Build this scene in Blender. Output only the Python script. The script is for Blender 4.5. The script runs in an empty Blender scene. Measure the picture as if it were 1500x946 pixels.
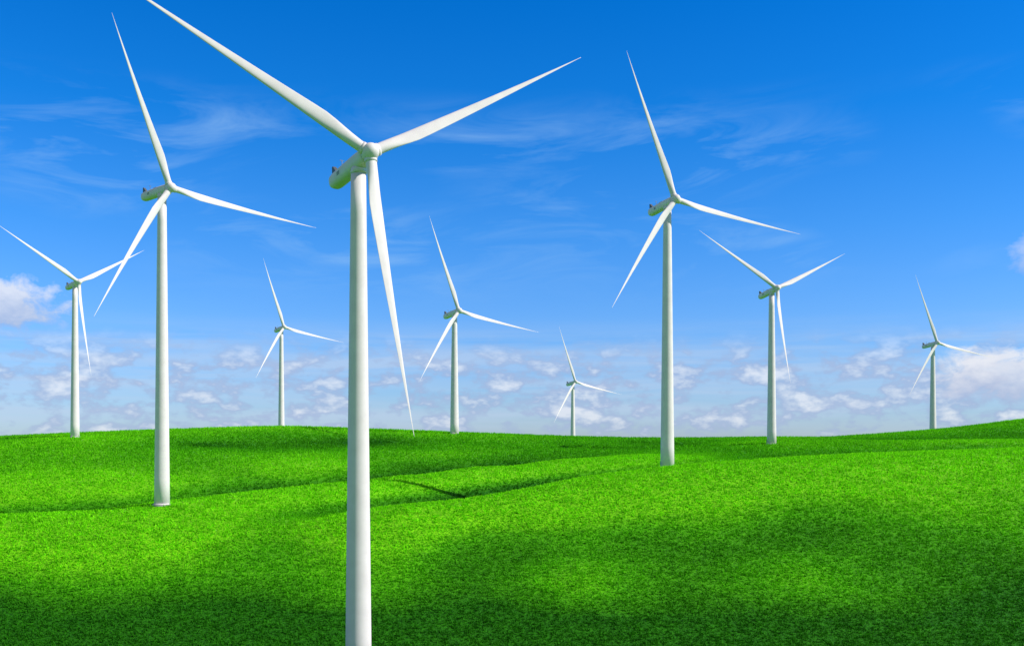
import bpy, bmesh, math, numpy as np
from mathutils import Matrix, Vector
CAMZ=40.0; F=1500.0; HOR=650.0
rng=np.random.default_rng(7)
sc=bpy.context.scene
sc.view_settings.view_transform='Standard'; sc.view_settings.look='None'; sc.view_settings.exposure=0
SW=0.5
def frame(psi,tau):
    n=np.array([math.sin(psi)*math.cos(tau),-math.cos(psi)*math.cos(tau),math.sin(tau)])
    u=np.array([math.cos(psi),math.sin(psi),0.0]); v=np.cross(u,-n)
    return n,u,v
# hub x, y, z (m), rotor yaw, tilt, rotor angle (deg), blade length, cone+prebend at tip (m), per-blade angle offsets, shaft yaw
TURB=[(-223.8,528.6,123.5,60.0,7.1,151.5,49.2,1.3,(2.0,0.9,-2.8),46),
(-86.5,259.2,104.8,46.4,1.1,115.2,41.6,4.5,(-1.1,2.8,-1.6),52),
(-183.0,821.9,133.7,48.0,7.1,110.8,55.9,6.0,(-0.7,1.5,-0.8),38),
(-22.4,161.3,85.8,24.9,12.2,151.7,46.2,1.0,(-2.6,2.8,-1.8),35),
(-33.7,648.6,124.3,38.5,8.5,110.2,61.2,5.8,(-0.5,1.4,-0.8),34),
(83.6,1348.3,121.8,36.0,9.3,108.3,75.5,6.4,(-0.2,1.2,-0.9),28),
(48.5,304.6,112.7,26.4,7.6,111.1,45.0,3.5,(-0.7,1.6,-1.0),27),
(138.6,535.7,121.4,23.0,14.4,146.5,53.0,1.8,(1.2,0.3,-1.5),22),
(389.4,937.5,132.5,21.9,7.3,109.4,65.7,4.0,(0.2,0.4,-0.6),19)]

# ---------------- terrain: heights from image pixels (column, chosen distance, row or level) -> thin plate surface
pts=[]
def S(px,D,py=None,z=None):
    x=(px-750)/F*D
    zz=(HOR-py)/F*D if z is None else z
    pts.append((x,D,zz+CAMZ))
for px in (-200,150,500,850,1200,1700):
    S(px,181,948); S(px,203,866)
    S(px,130,z=-37.8)
for x in (-150,0,150):
    for y in (-150,0,70): pts.append((x,y,40-38.0))
for px,py,D in [(-300,790,226),(0,790,228),(250,790,230),(450,797,229),(700,795,231),(950,785,235),(1200,775,240),(1500,765,242),(1800,755,247)]: S(px,D,py)
for px,py,D in [(-200,765,240),(0,757,247),(120,757,250)]: S(px,D,py)
for px,py,D in [(-250,770,262),(60,752,258),(236,738,262),(380,721,282),(510,711,302),(600,698,330),(700,685,362),(820,674,400),(930,667,430)]: S(px,D,py)
for px,py,D in [(560,747,246),(640,738,252),(750,720,268),(850,700,288),(979,685,307),(1150,672,324),(1300,665,342),(1500,657,355),(1800,645,370)]: S(px,D,py)
for px,z,D in [(330,-18.0,252),(450,-18.2,262),(600,-19.5,282),(700,-19.5,305),(820,-17,335),(979,-14,358),(1150,-10,380),(1350,-8,405),(1600,-6,425)]: S(px,D,z=z)
for px,z,D in [(-300,-31,305),(0,-31,305),(150,-30,310),(300,-27,330),(450,-23,355),(600,-18.5,390),(760,-13,440)]: S(px,D,z=z)
for px,py,D in [(-200,725,360),(0,725,362),(200,712,385),(0,690,405),(250,685,430),(450,685,440),(450,668,480),(650,668,500),(1000,666,475),(1200,658,500),(1450,646,520),
  (100,660,470),(300,652,540),(550,648,600),(1300,648,620),(1500,635,680)]: S(px,D,py)
for px,py,D in [(-250,650,520),(0,645,525),(110,640,532),(250,631,610),(350,626.5,660),(420,625,690),(510,628,680),(600,634,650),(700,641,620),(800,646.5,600),(900,650,590),(1000,651.5,580),(1100,648,560),(1200,642,640),(1300,635,760),(1370,630,840),(1440,622,850),(1500,614,850),(1700,600,850)]: S(px,D,py)
for px,z,D in [(-300,-6,700),(0,-4,720),(120,0,720),(250,3,850),(420,6,900),(600,0,850),(841,-1,900),(1100,-3,850),(1250,0,950),(1400,6,1100),(1700,12,1150)]: S(px,D,z=z)
for D in (2200,4000,7500):
    for px in (-1500,-300,300,900,1500,2800): S(px,D,z=-5)
for x in (-1500,-500,500,1500):
    for y in (-1500,-500): pts.append((x,y,2))
for x in (-1200,1200,-600,600):
    for y in (0,300): pts.append((x,y,20 if abs(x)>700 else 12))
P=np.array(pts); C=P[:,:2]/200.0
def K(a,b):
    d2=((a[:,None,:]-b[None,:,:])**2).sum(2)+1e-9
    return 0.5*d2*np.log(d2)
n=len(P); A=np.zeros((n+3,n+3)); A[:n,:n]=K(C,C)+np.eye(n)*1e-5
A[:n,n]=1; A[:n,n+1:]=C; A[n,:n]=1; A[n+1:,:n]=C.T
w=np.linalg.solve(A,np.append(P[:,2],[0,0,0]))
def height(x,y):
    x=np.atleast_1d(x).astype(float);y=np.atleast_1d(y).astype(float);out=np.empty(len(x))
    for i in range(0,len(x),20000):
        q=np.stack([x[i:i+20000],y[i:i+20000]],1)/200
        out[i:i+20000]=K(q,C)@w[:n]+w[n]+q@w[n+1:]
    d=np.hypot(x,y); k=np.clip((d-1600)/1500,0,1); k=k*k*(3-2*k)
    out=out*(1-k)+34.5*k
    r=0.2*np.sin(x/9+1.3*np.sin(y/14))*np.sin(y/11+np.sin(x/17))
    return out+r*np.exp(-d/700)
def axis(segs):
    o=[]
    for a,b,s in segs: o+=list(np.arange(a,b,s))
    return np.array(o)
xp=axis([(0,230,2.5),(230,620,7),(620,1400,30),(1400,3000,150),(3000,9001,1000)])
xs=np.concatenate([-xp[:0:-1],xp])
ys=axis([(-9000,-1500,1000),(-1500,-300,150),(-300,120,12),(120,440,2),(440,1000,4.5),(1000,1700,20),(1700,3500,120),(3500,12001,850)])
X,Y=np.meshgrid(xs,ys); Z=height(X.ravel(),Y.ravel())
V=np.stack([X.ravel(),Y.ravel(),Z],1)
# light and shade painted into the grass colour from terrain shape: bright crests, dark hollows
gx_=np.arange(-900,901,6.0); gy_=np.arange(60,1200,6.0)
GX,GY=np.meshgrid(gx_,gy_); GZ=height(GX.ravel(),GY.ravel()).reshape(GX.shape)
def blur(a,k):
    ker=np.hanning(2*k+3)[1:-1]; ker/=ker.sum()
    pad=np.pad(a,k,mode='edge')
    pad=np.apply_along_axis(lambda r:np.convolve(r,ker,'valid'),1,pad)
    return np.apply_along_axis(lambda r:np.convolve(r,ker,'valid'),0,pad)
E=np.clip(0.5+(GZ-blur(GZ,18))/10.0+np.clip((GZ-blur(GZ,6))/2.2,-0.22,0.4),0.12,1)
def relief_shade(x,y):
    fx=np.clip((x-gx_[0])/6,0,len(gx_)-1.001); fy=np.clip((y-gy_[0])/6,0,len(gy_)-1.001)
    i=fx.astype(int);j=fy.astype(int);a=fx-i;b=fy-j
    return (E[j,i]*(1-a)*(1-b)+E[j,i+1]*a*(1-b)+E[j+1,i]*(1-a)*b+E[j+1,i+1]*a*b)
nx,ny=len(xs),len(ys)
idx=(np.arange(ny-1)[:,None]*nx+np.arange(nx-1)[None,:]).ravel()
Q=np.stack([idx,idx+1,idx+nx+1,idx+nx],1)
def npmesh(name,V,Fc,smooth=True,at=None):
    m=bpy.data.meshes.new(name); k=Fc.shape[1]
    m.vertices.add(len(V)); m.vertices.foreach_set('co',V.astype(np.float32).ravel())
    m.loops.add(Fc.size); m.loops.foreach_set('vertex_index',Fc.astype(np.int32).ravel())
    m.polygons.add(len(Fc)); m.polygons.foreach_set('loop_start',np.arange(0,Fc.size,k,dtype=np.int32))
    m.polygons.foreach_set('loop_total',np.full(len(Fc),k,dtype=np.int32))
    m.update(calc_edges=True)
    m.polygons.foreach_set('use_smooth',np.full(len(Fc),smooth))
    if at is not None:
        a=m.attributes.new('exposure','FLOAT','POINT'); a.data.foreach_set('value',at.astype(np.float32))  # painted light and shade of the relief, per point
    return m
def addobj(name,m,mat,parent=None):
    o=bpy.data.objects.new(name,m); sc.collection.objects.link(o)
    if mat: m.materials.append(mat)
    if parent: o.parent=parent
    return o
def newmat(name):
    m=bpy.data.materials.new(name); m.use_nodes=True
    nt=m.node_tree; return m,nt,nt.nodes['Principled BSDF']
def noise(nt,vec,scale,detail=4,rough=0.55,dist=0):
    t=nt.nodes.new('ShaderNodeTexNoise'); t.inputs['Scale'].default_value=scale; t.inputs['Detail'].default_value=detail; t.inputs['Roughness'].default_value=rough
    t.inputs['Distortion'].default_value=dist
    nt.links.new(vec,t.inputs['Vector']); return t.outputs['Fac']
def ramp(nt,fac,stops,interp='LINEAR'):
    r=nt.nodes.new('ShaderNodeValToRGB'); e=r.color_ramp.elements; r.color_ramp.interpolation=interp
    while len(e)<len(stops): e.new(0.5)
    for el,(p,c) in zip(e,stops):
        if isinstance(c,(int,float)): c=(c,c,c)
        el.position=p; el.color=c if len(c)==4 else (*c,1)
    nt.links.new(fac,r.inputs['Fac']); return r.outputs['Color']
def mix(nt,fac,a,b,mode='MIX'):
    m=nt.nodes.new('ShaderNodeMix'); m.data_type='RGBA'; m.blend_type=mode
    for s,v in ((m.inputs['Factor'],fac),(m.inputs[6],a),(m.inputs[7],b)):
        if isinstance(v,(int,float)): s.default_value=v
        elif isinstance(v,tuple): s.default_value=v if len(v)==4 else (*v,1)
        else: nt.links.new(v,s)
    return m.outputs[2]
def math_(nt,op,a,b=None,clamp=False):
    m=nt.nodes.new('ShaderNodeMath'); m.operation=op; m.use_clamp=clamp
    for s,v in zip(m.inputs,(a,b)):
        if v is None: continue
        if isinstance(v,(int,float)): s.default_value=v
        else: nt.links.new(v,s)
    return m.outputs[0]
def grassmat(name,gain,leaf):
    m,nt,b=newmat(name)
    g=nt.nodes.new('ShaderNodeNewGeometry').outputs['Position']
    at=nt.nodes.new('ShaderNodeAttribute'); at.attribute_name='exposure'  # painted light and shade of the relief
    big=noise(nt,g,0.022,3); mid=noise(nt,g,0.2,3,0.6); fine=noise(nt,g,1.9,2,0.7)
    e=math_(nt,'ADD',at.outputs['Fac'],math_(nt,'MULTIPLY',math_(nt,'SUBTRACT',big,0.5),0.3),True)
    c=ramp(nt,e,[(0.15,(0.02*gain,0.165*gain,0.004*gain)),(0.5,(0.075*gain,0.40*gain,0.004*gain)),(0.85,(0.17*gain,0.61*gain,0.006*gain))])  # crests brightened and hollows darkened in the colour, imitating slope shading
    c2=ramp(nt,mid,[(0.3,(0.78,0.82,0.8)),(0.7,(1.2,1.1,1.0))])
    c=mix(nt,1.0,c,c2,'MULTIPLY')
    c3=ramp(nt,fine,[(0.35,(0.4,0.48,0.5)),(0.62,(1.2,1.12,1.0))])
    c=mix(nt,1.0,c,c3,'MULTIPLY')
    b.inputs['Roughness'].default_value=0.8; b.inputs['Specular IOR Level'].default_value=0.08
    nt.links.new(c,b.inputs['Base Color'])
    if leaf:
        tr=nt.nodes.new('ShaderNodeBsdfTranslucent'); nt.links.new(c,tr.inputs['Color'])
        mx=nt.nodes.new('ShaderNodeMixShader'); mx.inputs[0].default_value=0.4
        nt.links.new(b.outputs[0],mx.inputs[1]); nt.links.new(tr.outputs[0],mx.inputs[2])
        nt.links.new(mx.outputs[0],nt.nodes['Material Output'].inputs['Surface'])
    else:
        bp=nt.nodes.new('ShaderNodeBump'); bp.inputs['Strength'].default_value=0.8; bp.inputs['Distance'].default_value=0.5
        nt.links.new(fine,bp.inputs['Height']); nt.links.new(bp.outputs[0],b.inputs['Normal'])
    return m
ground=addobj('ground_hills',npmesh('ground_hills',V,Q,True,relief_shade(V[:,0],V[:,1])),grassmat('meadow',1.0,False))
N=300000
D=np.exp(rng.uniform(math.log(165),math.log(900),N)); U=rng.uniform(-0.56,0.56,N)
gx=U*D; gy=D; gz=height(gx,gy)
size=0.37*(D/170)**0.7*rng.uniform(0.5,1.45,N)
L=4
a=rng.uniform(0,2*np.pi,(N,L)); lean=rng.uniform(0.15,0.9,(N,L)); hgt=rng.uniform(0.6,1.2,(N,L))*size[:,None]
bx=gx[:,None]+rng.normal(0,0.3,(N,L))*size[:,None]; by=gy[:,None]+rng.normal(0,0.3,(N,L))*size[:,None]; bz=np.repeat(gz[:,None]-0.05,L,1)
wd=0.27*size[:,None]
px_=-np.sin(a)*wd; py_=np.cos(a)*wd
tipx=bx+np.cos(a)*lean*hgt; tipy=by+np.sin(a)*lean*hgt; tipz=bz+hgt
v0=np.stack([bx-px_,by-py_,bz],-1); v1=np.stack([bx+px_,by+py_,bz],-1); v2=np.stack([tipx,tipy,tipz],-1)
GV=np.stack([v0,v1,v2],2).reshape(-1,3); GF=np.arange(len(GV)).reshape(-1,3)
ge=np.repeat(relief_shade(gx,gy),L*3)
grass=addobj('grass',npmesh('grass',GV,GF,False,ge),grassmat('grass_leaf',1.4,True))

# ---------------- turbine parts
white,nt,b=newmat('turbine_white_paint')
g=nt.nodes.new('ShaderNodeNewGeometry').outputs['Position']
c=ramp(nt,noise(nt,g,0.35,4,0.6),[(0.3,(0.73,0.67,0.665)),(0.7,(0.82,0.755,0.75))])
nt.links.new(c,b.inputs['Base Color']); b.inputs['Roughness'].default_value=0.6; b.inputs['Specular IOR Level'].default_value=0.3
grey,nt,b=newmat('dark_grey_trim'); g=nt.nodes.new('ShaderNodeNewGeometry').outputs['Position']
nt.links.new(ramp(nt,noise(nt,g,3),[(0.3,(0.06,0.065,0.07)),(0.7,(0.12,0.125,0.13))]),b.inputs['Base Color'])
conc,nt,b=newmat('concrete'); g=nt.nodes.new('ShaderNodeNewGeometry').outputs['Position']
nt.links.new(ramp(nt,noise(nt,g,2),[(0.3,(0.25,0.25,0.24)),(0.7,(0.38,0.37,0.35))]),b.inputs['Base Color']); b.inputs['Roughness'].default_value=0.9

def loft(rings,cap=True):
    n=len(rings[0]); V=[p for r in rings for p in r]; Fc=[]
    for i in range(len(rings)-1):
        for j in range(n):
            k=(j+1)%n; Fc.append((i*n+j,i*n+k,(i+1)*n+k,(i+1)*n+j))
    if cap: Fc.append(tuple(range(n))[::-1]); Fc.append(tuple((len(rings)-1)*n+j for j in range(n)))
    return V,Fc
def mkmesh(name,parts,smooth=True,sc_=1.0):
    V=[];Fc=[]
    for v,f in parts:
        o=len(V); V+=[(p[0]*sc_,p[1]*sc_,p[2]*sc_) for p in v]; Fc+=[tuple(i+o for i in q) for q in f]
    m=bpy.data.meshes.new(name); m.from_pydata(V,[],Fc); m.update()
    bm=bmesh.new(); bm.from_mesh(m); bmesh.ops.recalc_face_normals(bm,faces=bm.faces); bm.to_mesh(m); bm.free()
    for p in m.polygons: p.use_smooth=smooth and len(p.vertices)<=4
    return m
def circ(r,z,n=48,ax='z',sx=1,sz=1):
    o=[]
    for j in range(n):
        t=2*math.pi*j/n; a_,b_=r*math.cos(t),r*math.sin(t)
        o.append((a_,b_,z) if ax=='z' else (a_*sx,z,b_*sz))
    return o
def superel(rx,rz,y,e=3.2,n=40,zc=0):
    o=[]
    for j in range(n):
        t=2*math.pi*j/n; c_,s_=math.cos(t),math.sin(t)
        o.append((rx*math.copysign(abs(c_)**(2/e),c_),y,zc+rz*math.copysign(abs(s_)**(2/e),s_)))
    return o
def box(x0,x1,y0,y1,z0,z1):
    return ([(x0,y0,z0),(x1,y0,z0),(x1,y1,z0),(x0,y1,z0),(x0,y0,z1),(x1,y0,z1),(x1,y1,z1),(x0,y1,z1)],
     [(0,3,2,1),(4,5,6,7),(0,1,5,4),(1,2,6,5),(2,3,7,6),(3,0,4,7)])
def tower_mesh(h,s):
    R0,R1=2.12*s,1.2*s; rad=lambda z:R0+(R1-R0)*(z/h)
    parts=[loft([circ(rad(h*k/12) if k else R0,h*k/12 if k else -1.5) for k in range(13)])]
    parts.append(loft([circ(R0+0.12,-1.5),circ(R0+0.12,0.3)]))
    parts.append(loft([circ(R1+0.08*s,h-0.4),circ(R1+0.08*s,h)]))
    return mkmesh('tower',parts)
def nacelle_mesh(s):
    prof=[(0.9,0.95,0.95),(1.2,1.15,1.15),(1.8,1.24,1.24),(4,1.3,1.32),(8,1.3,1.32),(11.8,1.26,1.28),(12.7,1.16,1.18),(13.1,0.95,0.97),(13.25,0.5,0.5)]
    parts=[loft([superel(a,c_,y,2.6) for y,a,c_ in prof])]
    q=loft([circ(1.2,-1.9,40),circ(1.25,-1.0,40)])
    parts.append(([(x,y+4.0,z) for x,y,z in q[0]],q[1]))
    return mkmesh('nacelle',parts,True,s)
def trim_mesh(s):
    fin=([(-0.4,11.2,1.15),(0.4,11.2,1.15),(0.4,12.9,0.75),(-0.4,12.9,0.75),(-0.3,12.6,2.7),(0.3,12.6,2.7),(0.3,12.95,2.7),(-0.3,12.95,2.7)],
     [(0,3,2,1),(4,5,6,7),(0,1,5,4),(1,2,6,5),(2,3,7,6),(3,0,4,7)])
    parts=[fin,box(-0.04,0.04,9.7,9.78,1.2,2.7),box(-0.4,0.4,9.7,9.76,2.6,2.66),box(-0.5,0.5,6.0,7.6,1.24,1.42)]
    return mkmesh('weather_mast',parts,False,s)
def vents_mesh(s):
    parts=[]
    for q in (-1,1):
        for k in range(3):
            x=1.315*q; parts.append(box(min(x,x-0.05*q),max(x,x-0.05*q),8.4,9.4,-0.3+0.22*k,-0.2+0.22*k))
    parts.append(loft([circ(1.1,0.72,32,'y'),circ(1.1,0.95,32,'y')]))
    return mkmesh('vents',parts,False,s)
def hub_mesh(s):
    return mkmesh('hub',[loft([circ(r,y,40,'y') for y,r in [(-1.9,0.1),(-1.85,0.45),(-1.65,0.8),(-1.3,1.1),(-0.8,1.32),(0,1.4),(0.5,1.35),(0.8,1.18)]])],True,s)
def blade_mesh(L,s_,PB):
    rings=[];n=22
    st=[0.012,0.03,0.05,0.08,0.11,0.15,0.19,0.24,0.3,0.37,0.45,0.53,0.61,0.69,0.77,0.84,0.9,0.945,0.975,0.99,0.998]
    for s in st:
        z=s*L
        if s<0.2:
            k=max(0,(s-0.03)/0.17);k=k*k*(3-2*k); ch=1.75+(2.3-1.75)*k; th=1.75+(0.95-1.75)*k; bl=k
        else:
            k=(s-0.2)/0.8; ch=2.24*(1-k)**1.2+0.06; th=ch*(0.40-0.16*k); bl=1
        ch*=s_; th*=s_
        tw=-math.radians(20*(1-s)**2+6)
        pb=-PB*(0.55*s+0.45*s*s); ring=[]
        for j in range(n):
            t=2*math.pi*j/n; c_,q=math.cos(t),math.sin(t)
            xa=0.5*ch*c_; ya=0.5*th*q*(1-bl*0.4*(1+c_))
            xa=xa+bl*ch*0.15
            ring.append((xa*math.cos(tw)-ya*math.sin(tw)-SW*s_*s*s,xa*math.sin(tw)+ya*math.cos(tw)+pb,z))
        rings.append(ring)
    q=loft([circ(1.0*s_,1.0*s_,28),circ(1.0*s_,1.6*s_,28)])
    return mkmesh('blade',[loft(rings),q])
def turbine(hx,hy,hz,psi,tau,th,L,PB,offs,npsi):
    s=L/46
    n_,u,v=frame(math.radians(psi),math.radians(tau))
    hub=np.array([hx,hy,hz]); 
    nn,un,vn=frame(math.radians(npsi),math.radians(0.5*tau+3))
    ax=hub-nn*4.0*s
    topz=ax[2]-1.4*s
    basez=float(height(ax[0],ax[1])[0])
    e=bpy.data.objects.new('wind_turbine',None); sc.collection.objects.link(e); e.location=(ax[0],ax[1],basez)
    t=addobj('tower',tower_mesh(topz-basez,s),white,e)
    f=addobj('foundation',mkmesh('foundation',[loft([circ(2.7*s,-1.5),circ(2.7*s,0.05),circ(2.6*s,0.1)])]),conc,e)
    d=addobj('door',mkmesh('door',[box(-0.5,0.5,-2.2*s,-2.0*s,1.2,3.3),box(-0.8,0.8,-3.2*s,-2.0*s,0.95,1.1),box(-0.6,0.6,-3.7*s,-3.2*s,0.5,0.6),box(0.75,0.8,-3.2*s,-2.2*s,1.1,2.1)],False),grey,e)
    d.rotation_euler=(0,0,math.radians(200))
    def MM(n,u,v): return Matrix(((u[0],-n[0],v[0],hub[0]),(u[1],-n[1],v[1],hub[1]),(u[2],-n[2],v[2],hub[2]),(0,0,0,1)))
    M=MM(n_,u,v); MN=MM(nn,un,vn)
    inv=Matrix.Translation(-Vector(e.location))
    for nm,ms,mt in (('nacelle',nacelle_mesh(s),white),('weather_mast',trim_mesh(s),grey),('vents',vents_mesh(s),grey),('hub',hub_mesh(s),white)):
        o=addobj(nm,ms,mt,e); o.matrix_basis=inv@(M if nm=='hub' else MN)
    for i in range(3):
        aa=math.radians(th+offs[i]-0.6)+i*2*math.pi/3
        R=Matrix.Rotation(math.pi/2-aa,4,'Y')
        o=addobj('blade_%d'%(i+1),blade_mesh(L,s,PB),white,e); o.matrix_basis=inv@M@R
for r in TURB: turbine(*r)

# ---------------- camera
cam=bpy.data.cameras.new('camera'); co=bpy.data.objects.new('camera',cam); sc.collection.objects.link(co)
co.location=(0,0,CAMZ); co.rotation_euler=(math.pi/2,0,0); cam.lens=36; cam.sensor_width=36
cam.shift_y=(HOR-473)/1500; cam.clip_end=20000; cam.clip_start=0.5; sc.camera=co
# ---------------- sun + sky
saz=math.radians(99) ; sel=math.radians(37)
sd=Vector((math.sin(saz)*math.cos(sel),math.cos(saz)*math.cos(sel),math.sin(sel)))
sl=bpy.data.lights.new('sun','SUN'); sl.energy=4.9; sl.angle=math.radians(0.5); sl.color=(1,0.95,0.87)
so=bpy.data.objects.new('sun',sl); sc.collection.objects.link(so); so.rotation_euler=sd.to_track_quat('Z','Y').to_euler(); so.location=(200,-200,300)
wd_=bpy.data.worlds.new('World'); sc.world=wd_; wd_.use_nodes=True; nt=wd_.node_tree
wd_.cycles.sampling_method='MANUAL'; wd_.cycles.sample_map_resolution=256
bg=nt.nodes['Background']; bg.inputs['Strength'].default_value=0.15
sky=nt.nodes.new('ShaderNodeTexSky'); sky.sky_type='NISHITA'; sky.sun_disc=False; sky.sun_elevation=sel; sky.sun_rotation=saz
sky.ozone_density=4; sky.air_density=1.0; sky.dust_density=0.3
tc=nt.nodes.new('ShaderNodeTexCoord').outputs['Generated']
sp=nt.nodes.new('ShaderNodeSeparateXYZ'); nt.links.new(tc,sp.inputs[0]); x_,y_,z_=sp.outputs
tint=ramp(nt,z_,[(0.0,(0.56,0.7,1.02)),(0.06,(0.47,0.69,1.08)),(0.12,(0.38,0.69,1.13)),(0.2,(0.21,0.67,1.18)),(0.3,(0.045,0.61,1.2)),(0.42,(0.0,0.56,1.2)),(0.75,(0.6,0.62,0.7))])
col=mix(nt,1.0,sky.outputs[0],tint,'MULTIPLY')
az=math_(nt,'ARCTAN2',x_,y_)
hyp=math_(nt,'SQRT',math_(nt,'ADD',math_(nt,'MULTIPLY',x_,x_),math_(nt,'MULTIPLY',y_,y_)))
el=math_(nt,'DIVIDE',z_,hyp)
def vec(ax_,ex,off=0.0,shear=0.0):
    cb=nt.nodes.new('ShaderNodeCombineXYZ')
    nt.links.new(math_(nt,'ADD',math_(nt,'MULTIPLY',az,ax_),math_(nt,'MULTIPLY',el,shear)),cb.inputs[0])
    nt.links.new(math_(nt,'MULTIPLY',el,ex),cb.inputs[1]); cb.inputs[2].default_value=off
    return cb.outputs[0]
def band(a,b,c,d):
    return ramp(nt,el,[(a,0.0),(b,1.0),(c,1.0),(d,0.0)],'EASE')
def blob(a0,e0,ra,re):
    dx=math_(nt,'DIVIDE',math_(nt,'SUBTRACT',az,a0),ra); dy=math_(nt,'DIVIDE',math_(nt,'SUBTRACT',el,e0),re)
    r=math_(nt,'ADD',math_(nt,'MULTIPLY',dx,dx),math_(nt,'MULTIPLY',dy,dy))
    return math_(nt,'SUBTRACT',1.0,math_(nt,'SQRT',r),True)
# streaky stratus
n2=noise(nt,vec(4,55,4.0),1.0,3,0.6,0.4)
cov=math_(nt,'MULTIPLY',ramp(nt,n2,[(0.33,0.0),(0.65,1.0)]),band(0.0,0.03,0.08,0.125))
col=mix(nt,math_(nt,'MULTIPLY',cov,0.6),col,(3.5,4.3,5.6))
# low cumulus field: soft grey bases, lit tops
n1=noise(nt,vec(30,58,6.3),1.0,4,0.55,0.1)
cov=math_(nt,'MULTIPLY',ramp(nt,n1,[(0.42,0.0),(0.56,1.0)],'EASE'),band(0.002,0.015,0.068,0.112))
cloudcol=ramp(nt,n1,[(0.42,(2.1,2.8,4.3)),(0.54,(2.5,3.1,4.7)),(0.60,(3.8,4.3,5.4)),(0.69,(5.8,5.9,6.3))])
col=mix(nt,math_(nt,'MULTIPLY',cov,0.65),col,cloudcol)
# cirrus wisps
n3=noise(nt,vec(6,24,8.0,-9),1.0,5,0.62,0.8)
n3m=noise(nt,vec(4,7,2.0),1.0,1,0.5)
cov=math_(nt,'MULTIPLY',ramp(nt,n3,[(0.47,0.0),(0.8,1.0)]),math_(nt,'MULTIPLY',band(0.12,0.2,0.28,0.35),ramp(nt,n3m,[(0.38,0.0),(0.58,1.0)])))
col=mix(nt,math_(nt,'MULTIPLY',cov,0.65),col,(2.3,4.0,6.2))
# single cumulus heaps
n4=noise(nt,vec(40,60,2.0),1.0,4,0.6,0.3)
for a0,e0,ra,re,st in ((-0.465,0.124,0.075,0.034,0.8),(0.445,0.062,0.08,0.036,0.85),(0.48,0.165,0.04,0.03,0.35)):
    b_=blob(a0,e0,ra,re)
    cv=ramp(nt,math_(nt,'ADD',b_,math_(nt,'MULTIPLY',math_(nt,'SUBTRACT',n4,0.5),1.5)),[(0.2,0.0),(0.6,1.0)])
    cv=math_(nt,'MULTIPLY',cv,math_(nt,'MULTIPLY',b_,4.0,True))
    up=math_(nt,'ADD',math_(nt,'MULTIPLY',n4,0.8),math_(nt,'ADD',0.1,math_(nt,'DIVIDE',math_(nt,'SUBTRACT',el,e0),re*1.6)))
    cc=ramp(nt,up,[(0.15,(2.6,3.2,4.7)),(0.7,(5.6,5.7,6.1))])
    col=mix(nt,math_(nt,'MULTIPLY',cv,st),col,cc)
# even white added to the unseen sky overhead and behind, as neutral fill light
hi=ramp(nt,z_,[(0.46,0.0),(0.62,0.8)])
back=ramp(nt,math_(nt,'ADD',0.5,math_(nt,'MULTIPLY',y_,-0.5)),[(0.55,0.0),(0.75,0.5)])
col=mix(nt,math_(nt,'MAXIMUM',hi,back),col,(2.1,2.05,2.05))
nt.links.new(col,bg.inputs[0])
